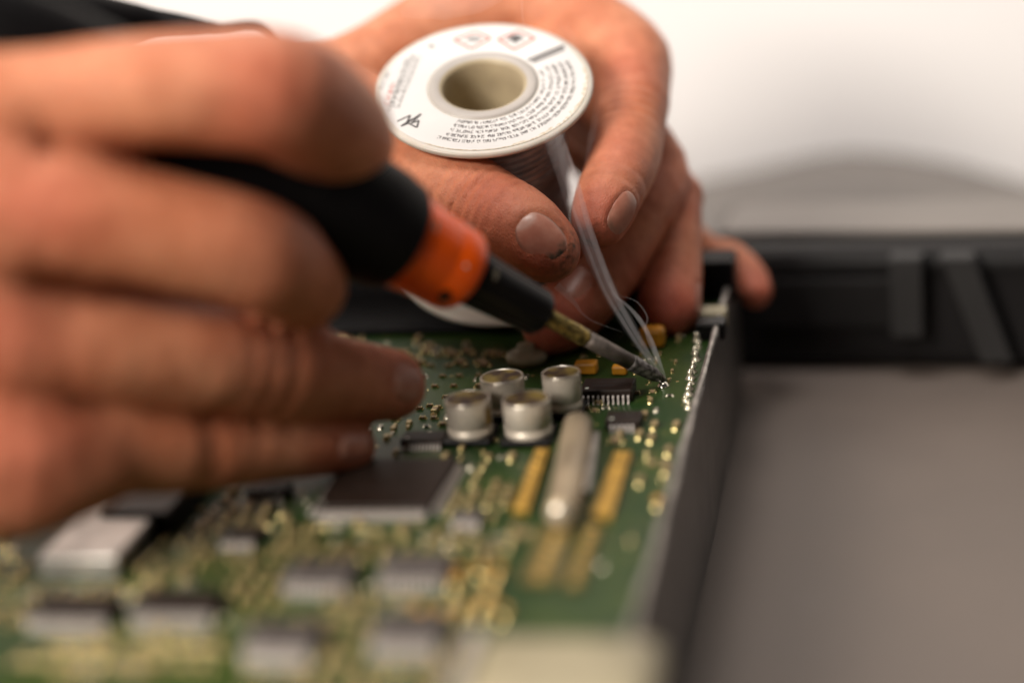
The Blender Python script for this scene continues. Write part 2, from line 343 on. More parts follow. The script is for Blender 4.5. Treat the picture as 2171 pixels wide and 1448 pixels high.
# gull-wing pins and chips
def pin_mesh(w, out, h):
    prof = [(0, h), (out*.35, h), (out*.5, h*.85), (out*.6, .25), (out, .2), (out, .02), (out*.5, .02), (out*.38, h*.7), (out*.3, h-.22), (0, h-.22)]
    n = len(prof); V = [(-w/2, -a, z) for a, z in prof]+[(w/2, -a, z) for a, z in prof]
    F = [tuple(range(n)), tuple(range(2*n-1, n-1, -1))]+[(i, n+i, n+(i+1) % n, (i+1) % n) for i in range(n)]
    return to_mesh('pin', V, F, M['pin'])
def chip(c, w, l, h, pins, pitch, sides='ns', pw=.5, out=1.6, rz=0., m='chip', label=None, dot=True):
    c = np.array(c, float); r = empty('chip', c, pcb); ca, sa = math.cos(rz), math.sin(rz)
    if label: r['label'] = label
    take(c[0], c[1], w/2+(out if 'e' in sides else .5), l/2+out)
    v, f = box_geo(-w/2, w/2, -l/2, l/2, .35, h, min(.35, h*.2))
    o = inst('package', to_mesh('package', v, f, M[m]), c, r, rz)
    pm = pin_mesh(pw, out, h*.55+.1)
    for s in sides:
        n = pins if s in 'ns' else int(pins*l/w)
        for i in range(n):
            t = (i-(n-1)/2)*pitch
            lx, ly, a = {'s': (t, -l/2, 0), 'n': (t, l/2, math.pi), 'e': (w/2, t, math.pi/2), 'w': (-w/2, t, -math.pi/2)}[s]
            inst('pin', pm, c+np.array([lx*ca-ly*sa, lx*sa+ly*ca, 0]), r, rz+a)
    V, F = [], []
    for row in range(2):
        x = -w*.3
        while x < w*.3:
            cw = random.uniform(.35, .6); n0 = len(V); y0 = l*(.12-row*.28); V += [(x, y0, h+.012), (x+cw*.7, y0, h+.012), (x+cw*.7, y0+.9*random.uniform(.5, 1), h+.012), (x, y0+.9, h+.012)]; F.append((n0, n0+1, n0+2, n0+3)); x += cw+(.5 if random.random() < .15 else 0)
    inst('marking', to_mesh('marking', V, F, M['dev_metal']), c, r, rz)
    if dot:
        v, f = lathe([(h+.02, .5), (h+.03, .45)], 12); inst('index_mark', to_mesh('index_mark', v, f, M['silk_glint']), c+np.array([(-w/2+1.6)*ca-(-l/2+1.6)*sa, (-w/2+1.6)*sa+(-l/2+1.6)*ca, 0]), r, 0)
    return r
def at_front(px, py, l): return B(px, py, 0)+np.array([0, l/2+1.4, 0])
chip(at_front(1284, 858, 9), 13.2, 9, 3.4, 10, 1.27, pw=.42, label='black chip with bright pins beside the soldering tip')
chip(at_front(1318, 918, 7), 8.5, 7, 2.6, 5, 1.27, label='small black chip beside the two yellow components')
chip(at_front(892, 955, 6), 11, 6, 2.2, 11, .9, pw=.42, label='small chip by the little fingertip')
chip(at_front(785, 1100, 27), 27, 27, 2.6, 30, .85, 'nsew', .4, 2.0, label='large square chip with pins on all four sides')
chip(at_front(665, 1262, 9), 14.5, 9, 3.2, 9, 1.5, out=2.2, pw=.7, m='chip_sheen')
chip(at_front(868, 1250, 9), 14.5, 9, 3.2, 9, 1.5, out=2.2, pw=.7, m='chip_sheen')
chip(at_front(140, 1335, 8), 18, 8, 3.2, 12, 1.45, out=2.2, pw=.65)
chip(at_front(360, 1325, 8), 18, 8, 3.2, 12, 1.45, out=2.2, pw=.65)
chip(at_front(585, 1405, 9), 14, 9, 3.8, 8, 1.65, out=2.6, pw=.95, m='chip_sheen')
chip(at_front(855, 1390, 9), 14, 9, 3.8, 8, 1.65, out=2.6, pw=.95, m='chip_sheen')
chip(at_front(985, 1125, 5), 6.5, 5, 2.2, 5, 1.2, pw=.8, m='chip_sheen')
chip(at_front(500, 1165, 6), 9, 6, 2.2, 7, 1.1, pw=.5)
chip(at_front(560, 1065, 6), 10, 6, 2.2, 8, 1.1, pw=.5)

# small chip resistors and capacitors with tinned ends
def smd_mesh(kind, L_, w, h):
    e = L_*.24
    gb = box_geo(-L_/2+e*.8, L_/2-e*.8, -w/2*.96, w/2*.96, .05, h*.95, .06)
    def end(s):
        v, f = box_geo(-e/2, e/2, -w/2, w/2, .02, h, min(e, h, w)*.28); return [(x+s*(L_/2-e/2), y, z) for x, y, z in v], f
    def fillet(s):
        v, f = lathe([(0, w*.62), (h*.25, w*.5), (h*.55, w*.25), (h*.62, .02)], 10); return [(p[0]*.8+s*(L_/2), p[1], p[2]) for p in v], f
    parts = [gb, end(-1), end(1), fillet(-1), fillet(1)]
    mids = sum(([0 if i == 0 else 1]*len(p[1]) for i, p in enumerate(parts)), [])
    V, F = join_geo(*parts)
    me = to_mesh('chip_component', V, F, [M[kind], M['gold_solder' if kind != 'ceramic_dark' else 'solder']], False, mids)
    return me
SM = [smd_mesh('ceramic', 2.0, 1.25, 1.0), smd_mesh('ceramic_dark', 2.0, 1.25, .6), smd_mesh('ceramic', 1.6, .8, .8), smd_mesh('ceramic_dark', 1.6, .8, .5), smd_mesh('ceramic', 3.2, 1.6, 1.3), smd_mesh('tantalum', 3.4, 1.8, 1.6)]
n_smd = 0
def smd(me, p, rz):
    global n_smd
    inst('chip_component', me, (p[0], p[1], 0), pcb, rz+random.uniform(-.04, .04)); take(p[0], p[1], 1.1, 1.1); n_smd += 1
# the ones one can pick out in the sharp zone
for px, py, k, rz in [(1245, 868, 2, 0), (1262, 872, 2, 0), (1270, 856, 0, 0), (1285, 866, 3, 0), (1379, 852, 0, 1.57), (1384, 832, 2, 0), (1366, 884, 4, 1.57), (1356, 925, 4, 1.57), (1306, 938, 4, 0),
                      (897, 888, 2, 0), (921, 888, 2, 0), (890, 868, 2, 0), (912, 862, 2, 0), (930, 865, 2, 0), (838, 905, 2, 1.57), (866, 908, 2, 1.57), (905, 905, 3, 0), (820, 930, 0, 1.57), (840, 962, 0, 1.57), (862, 992, 4, 1.57), (825, 992, 4, 1.57),
                      (1420, 840, 3, 0), (1350, 835, 2, 0), (1395, 1070, 5, 1.57), (1412, 1000, 4, 1.57), (1048, 935, 2, 0), (1050, 880, 3, 0), (880, 760, 0, 0), (960, 755, 4, 0), (1040, 752, 4, 0), (1060, 754, 4, 0), (985, 835, 2, 0), (1005, 838, 2, 0)]:
    smd(SM[k], B(px, py, 0), rz)

# tantalum and film capacitors
def blob_part(name, c, w, l, h, m, bev=.6):
    v, f = box_geo(-w/2, w/2, -l/2, l/2, .1, h, bev); take(c[0], c[1], w/2, l/2); return inst(name, to_mesh(name, v, f, M[m]), (c[0], c[1], 0), pcb)
blob_part('tantalum_capacitor', B(1244, 790), 6, 4, 3.2, 'tantalum'); blob_part('tantalum_capacitor', B(1385, 735), 7, 5, 6, 'tantalum', 1.5)
blob_part('tantalum_capacitor', B(1315, 793), 4, 3, 2.6, 'tantalum')
v, f = lathe([(0, 5.2), (1.6, 5.8), (2.6, 5.5), (3.4, 4), (3.6, 2.6), (5.2, 2.4), (5.3, 2)], 28); c = B(1118, 768); take(c[0], c[1], 7, 7)
inst('coil', to_mesh('coil', v, f, M['cream'], True), (c[0], c[1], 0), pcb)
# solder joints of the edge connector along the side wall
def bead_mesh(r, h):
    v, f = lathe([(0, r*1.5), (h*.15, r*1.1), (h*.4, r*.75), (h*.55, r*.8), (h*.75, r*.72), (h*.92, r*.4), (h, .05)], 14); return to_mesh('solder_joint', v, f, M['solder'], True)
BD = [bead_mesh(.9, 2.2), bead_mesh(.75, 1.7), bead_mesh(1.1, 2.8)]
for i, py in enumerate([866, 850, 838, 826, 814, 803, 790, 778, 764, 750, 737, 724, 712, 700]):
    p = B(1456+(866-py)*.17, py, 0); inst('solder_joint', BD[i % 3], (p[0]+random.uniform(-.5, .5), p[1], 0), pcb); take(p[0], p[1], 1.5, 1.5)
for (px, py, ro) in [(1512, 690, 0), (1508, 715, 0)]:
    c = B(px, py); blob_part('edge_connector', c, 8, 7, 5, 'cream' if py < 700 else 'black')
v, f = lathe([(0, 1.7), (.3, 1.5), (.9, 1.1), (1.3, .6), (1.45, .05)], 20); inst('molten_solder', to_mesh('molten_solder', v, f, M['molten'], True), (-.6, -1.2, .02), pcb)
# black blocks at the far end; the low flat one is added for shade
for px0, px1, py, h, dpt in [(480, 1090, 722, 2.8, 34), (420, 1180, 640, 26, 14), (1200, 1440, 655, 20, 12)]:
    a, b = B(px0, py), B(px1, py); v, f = box_geo(a[0], b[0], a[1], a[1]+dpt, .1, h, .8); take((a[0]+b[0])/2, a[1]+dpt/2, (b[0]-a[0])/2, dpt/2)
    obj('module_and_shade_block', v, f, M['black_soft'], pcb)
c = B(1508, 640); v, f = box_geo(c[0]-6, c[0]+7, c[1], c[1]+14, .1, 12, .8); obj('module_and_shade_block', v, f, M['black_soft'], pcb)
# gold contact strips, lying metal can, bright bar
def strip(p0, p1, w, h, name, m, seg=0):
    a, b = B(*p0), B(*p1); d = (b-a); Ln = np.linalg.norm(d); d /= Ln; n = np.array([-d[1], d[0], 0])
    v, f = box_geo(0, Ln, -w/2, w/2, .06, h, min(.15, h*.3)); obj(name, [a+d*x+n*y+np.array([0, 0, z]) for x, y, z in v], f, M[m], pcb)
    for t in np.linspace(0, 1, 10): q = a+(b-a)*t; take(q[0], q[1], w*.7, w*.7)
    for i in range(seg):
        q = a+d*(Ln*(i+.5)/seg); inst('contact_bump', BUMP, (q[0], q[1], h-.1), pcb)
v, f = lathe([(0, .9), (.25, .8), (.45, .4), (.5, .02)], 12); BUMP = to_mesh('contact_bump', v, f, M['gold'], True)
strip((1103, 1092), (1152, 962), 3.6, 1.6, 'contact_strip', 'gold', 9)
strip((1275, 1105), (1322, 968), 4.2, 1.6, 'contact_strip', 'gold', 9)
strip((1238, 1060), (1262, 935), 2.4, 2.6, 'metal_bar', 'shield')
strip((1140, 1240), (1190, 1120), 7, 1.2, 'contact_strip', 'gold_dull', 7)
strip((1215, 1250), (1262, 1120), 3, 1.2, 'contact_strip', 'gold_dull', 7)
a, b = B(1190, 1095, 4.2), B(1226, 900, 4.2); ax = b-a; Ln = np.linalg.norm(ax)
v, f = lathe([(0, 2.6), (.3, 3.2), (1.2, 3.6), (Ln-.8, 3.6), (Ln, 3.0)], 32, ax, a); can = obj('crystal_can', v, f, M['tan_can'], pcb, True)
for t in np.linspace(0, 1, 10): q = a+(b-a)*t; take(q[0], q[1], 5, 4)
v, f = lathe([(-.5, 2.0), (0, 2.5), (.2, 2.65)], 24, ax, a); obj('end_cap', v, f, M['can_rim'], can, True)
# foreground connector, shield, heat spreader
c = B(1215, 1440); v, f = box_geo(c[0]-17, c[0]+17, c[1]-24, c[1]+4, .1, 8, 3.6); obj('connector_housing', v, f, M['cream'], pcb, True); take(c[0], c[1]-8, 21, 16)
c = B(985, 1440); v, f = box_geo(c[0]-1.5, c[0]+1.5, c[1]-10, c[1]+12, .1, 4, .3); obj('metal_bar', v, f, M['shield'], pcb); take(c[0], c[1], 2, 12)
c0 = B(170, 1225); v, f = box_geo(-9, 9, 0, 34, .1, 5, .6); obj('metal_shield', [(c0[0]+x, c0[1]+y, z) for x, y, z in v], f, M['shield'], pcb); take(c0[0], c0[1]+17, 10, 18)
c0 = B(290, 1140); v, f = box_geo(-8, 8, 0, 40, .1, 6, .6); obj('heat_spreader', [(c0[0]+x, c0[1]+y, z) for x, y, z in v], f, M['black'], pcb); take(c0[0], c0[1]+20, 9, 21)

# rows and clusters of chip components over the rest of the board
rnd = random.Random(3)
def cluster(px, py, nx, ny, sx, sy, k, rz, skip=.15):
    c = B(px, py)
    for i in range(nx):
        for j in range(ny):
            p = (c[0]+(i-(nx-1)/2)*sx+rnd.uniform(-.35, .35), c[1]+(j-(ny-1)/2)*sy+rnd.uniform(-.35, .35))
            if rnd.random() < skip or n_smd >= 285 or not is_free(*p): continue
            smd(SM[k if rnd.random() < .75 else rnd.choice([0, 1, 2, 4])], p, rz)
for a in [(975, 1000, 4, 4, 3.4, 5, 0, 1.57), (1020, 1060, 4, 4, 3.6, 5, 4, 1.57), (480, 1085, 6, 5, 4, 5.5, 4, 1.57), (620, 1085, 5, 3, 4, 5, 0, 1.57), (430, 1180, 6, 3, 4.5, 6, 4, 1.57), (560, 1150, 5, 3, 4, 6, 4, 1.57),
          (760, 1170, 8, 2, 4.2, 6, 4, 1.57), (1000, 1160, 5, 3, 4, 6, 4, 1.57), (770, 1230, 3, 4, 4, 6, 4, 1.57), (1000, 1260, 5, 4, 4, 6, 5, 1.57), (540, 1260, 4, 4, 4, 6, 4, 1.57), (340, 1240, 5, 2, 5, 6, 4, 1.57),
          (250, 1390, 9, 2, 4.6, 6, 4, 0), (60, 1260, 4, 5, 4.5, 6, 4, 1.57), (720, 1400, 4, 3, 4.5, 6, 4, 1.57), (960, 1390, 3, 3, 4.5, 6, 4, 1.57), (880, 800, 8, 5, 5, 8, 2, 0), (940, 760, 9, 2, 6, 9, 4, 0), (1390, 780, 3, 4, 5, 7, 2, 1.57), (1395, 960, 2, 5, 5, 8, 4, 1.57), (300, 1330, 3, 3, 5, 5, 0, 0), (640, 1330, 8, 1, 5, 5, 4, 0)]:
    cluster(*a)
# the many further chip components, too small and too many to pick apart
VV, FF, MI = [], [], []
GEO = [([np.array(v.co)/S for v in me.vertices], [tuple(p.vertices) for p in me.polygons], [p.material_index for p in me.polygons]) for me in SM[:5]]
for _ in range(2600):
    x, y = rnd.uniform(-150, wx-5), rnd.uniform(-185, fy-10)
    if y > 8 and x < -8 and rnd.random() < .75: continue
    if x > -14 and rnd.random() < .8: continue
    if math.sin(x*.13+1)+math.sin(y*.11+x*.03) < -.25 or not is_free(x, y, 1.0): continue
    k = rnd.choice([0, 0, 1, 2, 3, 4, 4]); sw = rnd.random() < .6; n0 = len(VV); v, f, mi = GEO[k]
    if k == 4 and not is_free(x, y, 1.7): continue
    VV += [(x-(p[1] if sw else -p[0]), y+(p[0] if sw else p[1]), p[2]) for p in v]; FF += [tuple(i+n0 for i in q) for q in f]; MI += [q + (2 if k in (1, 3) else 0) for q in mi]; take(x, y, .9, .9)
    if len(FOOT) > 1050: break
tag(obj('chip_components', VV, FF, [M['ceramic'], M['gold_solder'], M['ceramic_dark'], M['solder']], pcb, False, MI), kind='stuff')
# vias and silkscreen ticks: too small to pick apart
VV, FF = [], []
for _ in range(650):
    x, y = rnd.uniform(-150, wx-3), rnd.uniform(-190, fy-6)
    if not is_free(x, y, .2): continue
    n = len(VV); r = rnd.choice([.35, .45, .6])
    for k in range(8): VV.append((x+r*math.cos(k*.785), y+r*math.sin(k*.785), .03))
    for k in range(8): VV.append((x+r*.7*math.cos(k*.785), y+r*.7*math.sin(k*.785), .12))
    FF += [(n+k, n+(k+1) % 8, n+8+(k+1) % 8, n+8+k) for k in range(8)]+[tuple(n+8+k for k in range(8))]
tag(obj('solder_vias', VV, FF, M['gold_solder'], pcb), kind='stuff')
print('smd', n_smd)

# ------------------------------------------------------------------ soldering iron
tip = np.array([0, 0, 1.0]); hp = P(800, 480, -52)
ax = hp-tip; AL = np.linalg.norm(ax); ax /= AL
def on_axis(px):                                         # distance along the axis whose picture x is px
    lo, hi = -5., 400.
    for _ in range(60):
        mid = (lo+hi)/2; q = tip+ax*mid-CAM; x = CX+FPX*(q@rt)/(q@fw)
        if x > px: lo = mid
        else: hi = mid
    return lo
def depth(t): return (tip+ax*t-CAM)@fw-DIST
def R_at(px, rpx): t = on_axis(px); return (t, MM(rpx, depth(t)))
iron = empty('soldering_iron', tip); tag(iron, 'soldering iron with black handle, glossy orange collar and sooty tip touching the board', 'soldering iron')
e1 = np.cross(ax, [0, 0, 1.]); e1 /= np.linalg.norm(e1)
def ipart(name, prof, m, fn=None, parent=iron, seg=64): v, f = lathe(prof, seg, ax, tip, e1, True, fn); return obj(name, v, f, m, parent, True)
t_ = lambda px: on_axis(px)
r = lambda px, w: R_at(px, w)
def chisel(t, a, q): return q
ipart('tip', [(0, .35), (1.2, .9), r(1385, 15), r(1350, 17.5), r(1342, 18.2), r(1335, 17.5)], M['tip'])
ipart('barrel', [r(1337, 17), r(1300, 17.5), r(1240, 18)], M['shaft'])
ipart('burnt_sleeve', [r(1241, 18.6), r(1238, 19.4), r(1130, 19.6)], M['burnt'])
def flutes(t, a, q): return q*(1-.06*(max(0, math.cos(a*6))**6))
ipart('nose', [r(1146, 20), r(1145, 46), r(1140, 51), r(1133, 52.5), r(1115, 53), r(1050, 58), r(1010, 62), r(960, 64)], M['black'], flutes, seg=120)
ipart('collar', [r(982, 60), r(981, 78), r(977, 87), r(970, 92), r(957, 95), r(925, 97), r(923, 96.4), r(920, 97.4), r(885, 101), r(855, 106), r(830, 110)], M['orange'])
def grip(t, a, q): return q
ipart('handle', [r(843, 108), r(841, 116), r(836, 121), r(825, 124), r(800, 132), r(760, 136), r(700, 134), r(600, 126), r(480, 122), r(300, 118), r(100, 108), r(-60, 92), r(-90, 70)], M['black_soft'])
# screw hole, dents, scuffs, and light spots painted as marks on collar and nose
def proj(p): q = p-CAM; return CX+FPX*(q@rt)/(q@fw), CY-FPX*(q@up)/(q@fw)
COLLAR = [r(970, 92), r(957, 95), r(923, 96.6), r(885, 101), r(855, 106), r(832, 110)]; NOSE = [r(1133, 52.5), r(1115, 53), r(1050, 58), r(1010, 62)]
def on_iron(px, py, prof):
    best = (1e9,); ts = sorted(prof); e2 = np.cross(ax, e1)
    for t in np.linspace(ts[0][0], ts[-1][0], 60):
        R_ = np.interp(t, [a for a, _ in ts], [b for _, b in ts])
        for an in np.linspace(0, 2*math.pi, 120, False):
            n = e1*math.cos(an)+e2*math.sin(an)
            if n@fw > -.05: continue
            p = tip+ax*t+n*R_; x, y = proj(p); d = (x-px)**2+(y-py)**2
            if d < best[0]: best = (d, p, n)
    return best[1], best[2]
def surf_mark(px, py, prof, rr, nm, m, prt, k=.7, up_=.12, asp=1.):
    c, n = on_iron(px, py, prof); s_ = np.cross(n, ax); s_ /= np.linalg.norm(s_); a_ = np.cross(s_, n)
    V = [c+n*(up_+.1)]+[c+(a_*math.cos(q*.393)*rr*asp+s_*math.sin(q*.393)*rr*k)*random.uniform(.85, 1.12)+n*(up_-rr*rr*.02) for q in range(16)]
    return obj(nm, V, [(0, 1+q, 1+(q+1) % 16) for q in range(16)], m, prt, True)
collar = [o for o in iron.children if o.name.startswith('collar')][0]; nose = [o for o in iron.children if o.name.startswith('nose')][0]
surf_mark(942, 628, COLLAR, 1.7, 'screw_hole', M['black'], collar, 1.1); surf_mark(938, 636, COLLAR, .9, 'screw', M['burnt'], collar, 1., .22)
surf_mark(993, 478, COLLAR, 1.3, 'dent', M['black'], collar, .45); surf_mark(1004, 486, COLLAR, .8, 'dent', M['scuff_glint'], collar, .6)
surf_mark(987, 565, COLLAR, .6, 'scratch_glint', M['silk_glint'], collar, .8); surf_mark(925, 480, COLLAR, .5, 'scratch_glint', M['scuff_glint'], collar, 3.)  # the white mark is a painted specular spot
surf_mark(1052, 583, NOSE, .7, 'scratch_glint', M['scuff_glint'], nose, 2.2)  # painted light reflection, a pale slit on the nose
# cable from the rear of the handle
cp = [(-260, 40, 105, -60), (-100, 44, 120, -52), (60, 45, 95, -44), (200, 48, 62, -38), (330, 48, 28, -32), (440, 56, 12, -34), (470, 58, 9, -36), (550, 54, 8, -40), (600, 100, 8, -40), (640, 180, 8, -40)]
pts = spline([P(x, y, d) for x, y, _, d in cp], 60); rr = np.interp(np.linspace(0, 1, 60), np.linspace(0, 1, len(cp)), [MM(q, d) for _, _, q, d in cp])
v, f = tube(pts, rr, 20); obj('cable_boot', v, f, M['black_soft'], iron, True)

# ------------------------------------------------------------------ solder spool
SD = 24.0; sc_ = P(1024, 182, SD)
tl = math.radians(5.5)
n_s = -rt*.72*math.sin(tl)+up*.72*math.cos(tl)-fw*.695; n_s /= np.linalg.norm(n_s)
a_s = rt*math.cos(tl)+up*math.sin(tl); a_s -= n_s*(a_s@n_s); a_s /= np.linalg.norm(a_s); b_s = np.cross(n_s, a_s)
RS = MM(234, SD); HS = 62.0
def spf(a, b, c=0.): return sc_+a_s*a+b_s*b+n_s*c
def sp_px(px, py, c=.1):
    q = ray(px, py); o = spf(0, 0, c); t = ((o-CAM)@n_s)/(q@n_s); h = CAM+q*t-o; return h@a_s, h@b_s
spool = empty('solder_spool', spf(0, 0, -HS)); tag(spool, 'round spool of solder wire with a white printed label held in fingers', 'spool')
def slathe(name, prof, m, seg=72, close=False, parent=spool, smooth=True): v, f = lathe(prof, seg, n_s, sc_, a_s, close); return obj(name, v, f, m, parent, smooth)
fl_ = slathe('flange', [(-.2, 12), (-.05, 14), (-.05, RS-.8), (-.35, RS-.15), (-.9, RS), (-1.5, RS-.1), (-1.9, RS-.5), (-2.1, RS-1.2), (-2.1, 12)], M['flange'])
slathe('flange', [(-HS+2, 12), (-HS+2, RS-1), (-HS+1.6, RS-.2), (-HS+.8, RS), (-HS+.2, RS-.4), (-HS, RS-1.2), (-HS, 12)], M['flange'])
slathe('hub', [(-.1, 15), (.5, 14.6), (.7, 13.8), (.6, 12.4), (.2, 11.6)], M['hub_grey'])
slathe('hub_bore', [(.45, 12.2), (.25, 11.4), (-.6, 10.9), (-6, 10.7), (-HS+1, 10.5), (-HS+.9, .1)], M['hub'])
slathe('hub_core', [(-2.3, 13), (-HS+2.2, 13)], M['flange'])
prof = []
nw = 26
for i in range(nw):
    t0 = -2.3-(HS-4.6)*i/nw; dt = (HS-4.6)/nw
    for k in range(5): prof.append((t0-dt*k/5, 20.0+1.7*math.sin(math.pi*k/5)+.25*math.sin(i*1.7)))
slathe('solder_wire', prof, M['wire'], 64)
lb = slathe('label', [(.02, 15.4), (.06, 15.6), (.06, RS-1.9), (.02, RS-1.7)], M['label'])
# worn paper edge, patches along the rim
V, F = [], []
for i in range(60):
    a0 = -2.2+i*.045
    w = .25+.9*abs(math.sin(i*1.3)*math.sin(i*.37+1)) if 18 < i < 52 else .15
    n = len(V)
    for q, rr in ((a0, RS-1.55), (a0+.046, RS-1.55), (a0+.046, RS-1.7-w), (a0, RS-1.75-w)): V.append(spf(rr*math.cos(q), rr*math.sin(q), .09))
    F.append((n, n+1, n+2, n+3))
obj('worn_edge', V, F, M['worn'], lb)
def quad_strokes(name, segs, m, c=.12):
    V, F = [], []
    for (x0, y0, x1, y1, w) in segs:
        d = np.array([x1-x0, y1-y0]); l = np.linalg.norm(d)
        if l < 1e-6: continue
        d /= l; nx, ny = -d[1]*w/2, d[0]*w/2; n = len(V)
        V += [spf(x0+nx, y0+ny, c), spf(x1+nx, y1+ny, c), spf(x1-nx, y1-ny, c), spf(x0-nx, y0-ny, c)]; F.append((n, n+1, n+2, n+3))
    return obj(name, V, F, m, lb)
tr = random.Random(5)
def text_strokes(posf, length, h):
    """worn, unreadable lettering: posf(s, t) -> local point; s runs along the line, t is height 0..1"""
    segs = []; s = 0
    while s < length:
        for _ in range(tr.randint(2, 9)):
            cw = tr.uniform(.42, .62)*h
            ln = [((0, 0), (0, 1)), ((0, .5), (1, .5)), ((1, 0), (1, .6)), ((0, 1), (1, 1)), ((0, 0), (1, 0))]
            for (a, b) in tr.sample(ln, tr.choice([2, 3, 3])):
                p, q = posf(s+a[0]*cw*.7, a[1]*h), posf(s+b[0]*cw*.7, b[1]*h); segs.append((*p, *q, .2))
            s += cw
            if s > length: break
        s += h*.55
    return segs
for R_ in (16.5, 18.5, 20.5, 22.5, 24.5):
    A0 = .32 if R_ > 17 else .25
    ln = R_*(A0+2.02+(R_-16)*.012)
    quad_strokes('text_line', text_strokes(lambda s, t, R_=R_, A0=A0: ((R_+t-.5)*math.cos(A0-s/R_), (R_+t-.5)*math.sin(A0-s/R_)), ln, 1.0), M['ink'])
def line_text(p0, p1, h, m):
    a, b = np.array(sp_px(*p0)), np.array(sp_px(*p1)); d = b-a; l = np.linalg.norm(d); d /= l; n = np.array([-d[1], d[0]])
    quad_strokes('text_line', text_strokes(lambda s, t: tuple(a+d*s+n*t), l, h), m)
line_text((845, 232), (893, 118), 1.1, M['ink_grey']); line_text((833, 228), (880, 115), 1.1, M['ink_grey']); line_text((822, 225), (838, 175), 1.3, M['ink_red']); line_text((812, 190), (828, 150), 1.4, M['ink_grey']); line_text((826, 238), (866, 125), .9, M['ink_grey'])
# two hazard diamonds with red borders, a black rule and a scrawled mark
def poly_px(name, pts, m, w, close=True):
    q = [sp_px(*p) for p in pts]; k = len(q); quad_strokes(name, [(*q[i], *q[(i+1) % k], w) for i in range(k if close else k-1)], m)
poly_px('hazard_diamond', [(962, 85), (1008, 68), (1040, 82), (1000, 104)], M['ink_red'], .8); poly_px('hazard_diamond', [(1056, 84), (1100, 66), (1134, 82), (1090, 106)], M['ink_red'], .8)
def fill_px(name, pts, m, c=.13): obj(name, [spf(*sp_px(*p), c) for p in pts], [tuple(range(len(pts)))], m, lb)
fill_px('hazard_symbol', [(985, 86), (998, 78), (1016, 79), (1022, 85), (1005, 89)], M['ink_grey']); fill_px('hazard_symbol', [(1072, 86), (1084, 76), (1098, 74), (1112, 82), (1098, 88), (1092, 94), (1084, 86)], M['ink'])
fill_px('rule', [(1117, 127), (1190, 97), (1197, 96), (1196, 101), (1122, 130)], M['ink']); fill_px('rule', [(1125, 130), (1196, 102), (1199, 107), (1132, 135)], M['ink_grey'], .11)
fill_px('mark', [(905, 98), (916, 94), (924, 99), (914, 103)], M['ink_grey'])
poly_px('mark', [(842, 258), (870, 245), (862, 262), (893, 242), (872, 262), (888, 256), (884, 271), (866, 262), (850, 268), (876, 252)], M['ink'], .55, False)

# ------------------------------------------------------------------ hands (one continuous surface each)
def rcone(p, a, b, r1, r2):
    ba = b-a; l2 = ba@ba; rr = r1-r2; a2 = l2-rr*rr; il2 = 1/l2
    pa = p-a; y = pa@ba; z = y-l2; xx = pa*l2-y[..., None]*ba; x2 = np.einsum('...i,...i', xx, xx)
    y2 = y*y*l2; z2 = z*z*l2; k = np.sign(rr)*rr*rr*x2
    d = (np.sqrt(np.maximum(x2*a2*il2, 0))+y*rr)*il2-r1
    c1 = np.sign(z)*a2*z2 > k; c2 = np.sign(y)*a2*y2 < k
    d = np.where(c2, np.sqrt(x2+y2)*il2-r1, d); d = np.where(c1, np.sqrt(x2+z2)*il2-r2, d); return d
def smin(a, b, k): h = np.maximum(k-np.abs(a-b), 0)/k; return np.minimum(a, b)-h*h*k*.25
def noise3(p, s, ph):
    x, y, z = p[..., 0]*s+ph, p[..., 1]*s+ph*1.7, p[..., 2]*s+ph*2.3
    return (np.sin(x+1.3*np.sin(y*.9+z))+np.sin(y*1.1+1.2*np.sin(z*.8+x*.7))+np.sin(z*1.2+np.sin(x*1.1-y)))/3
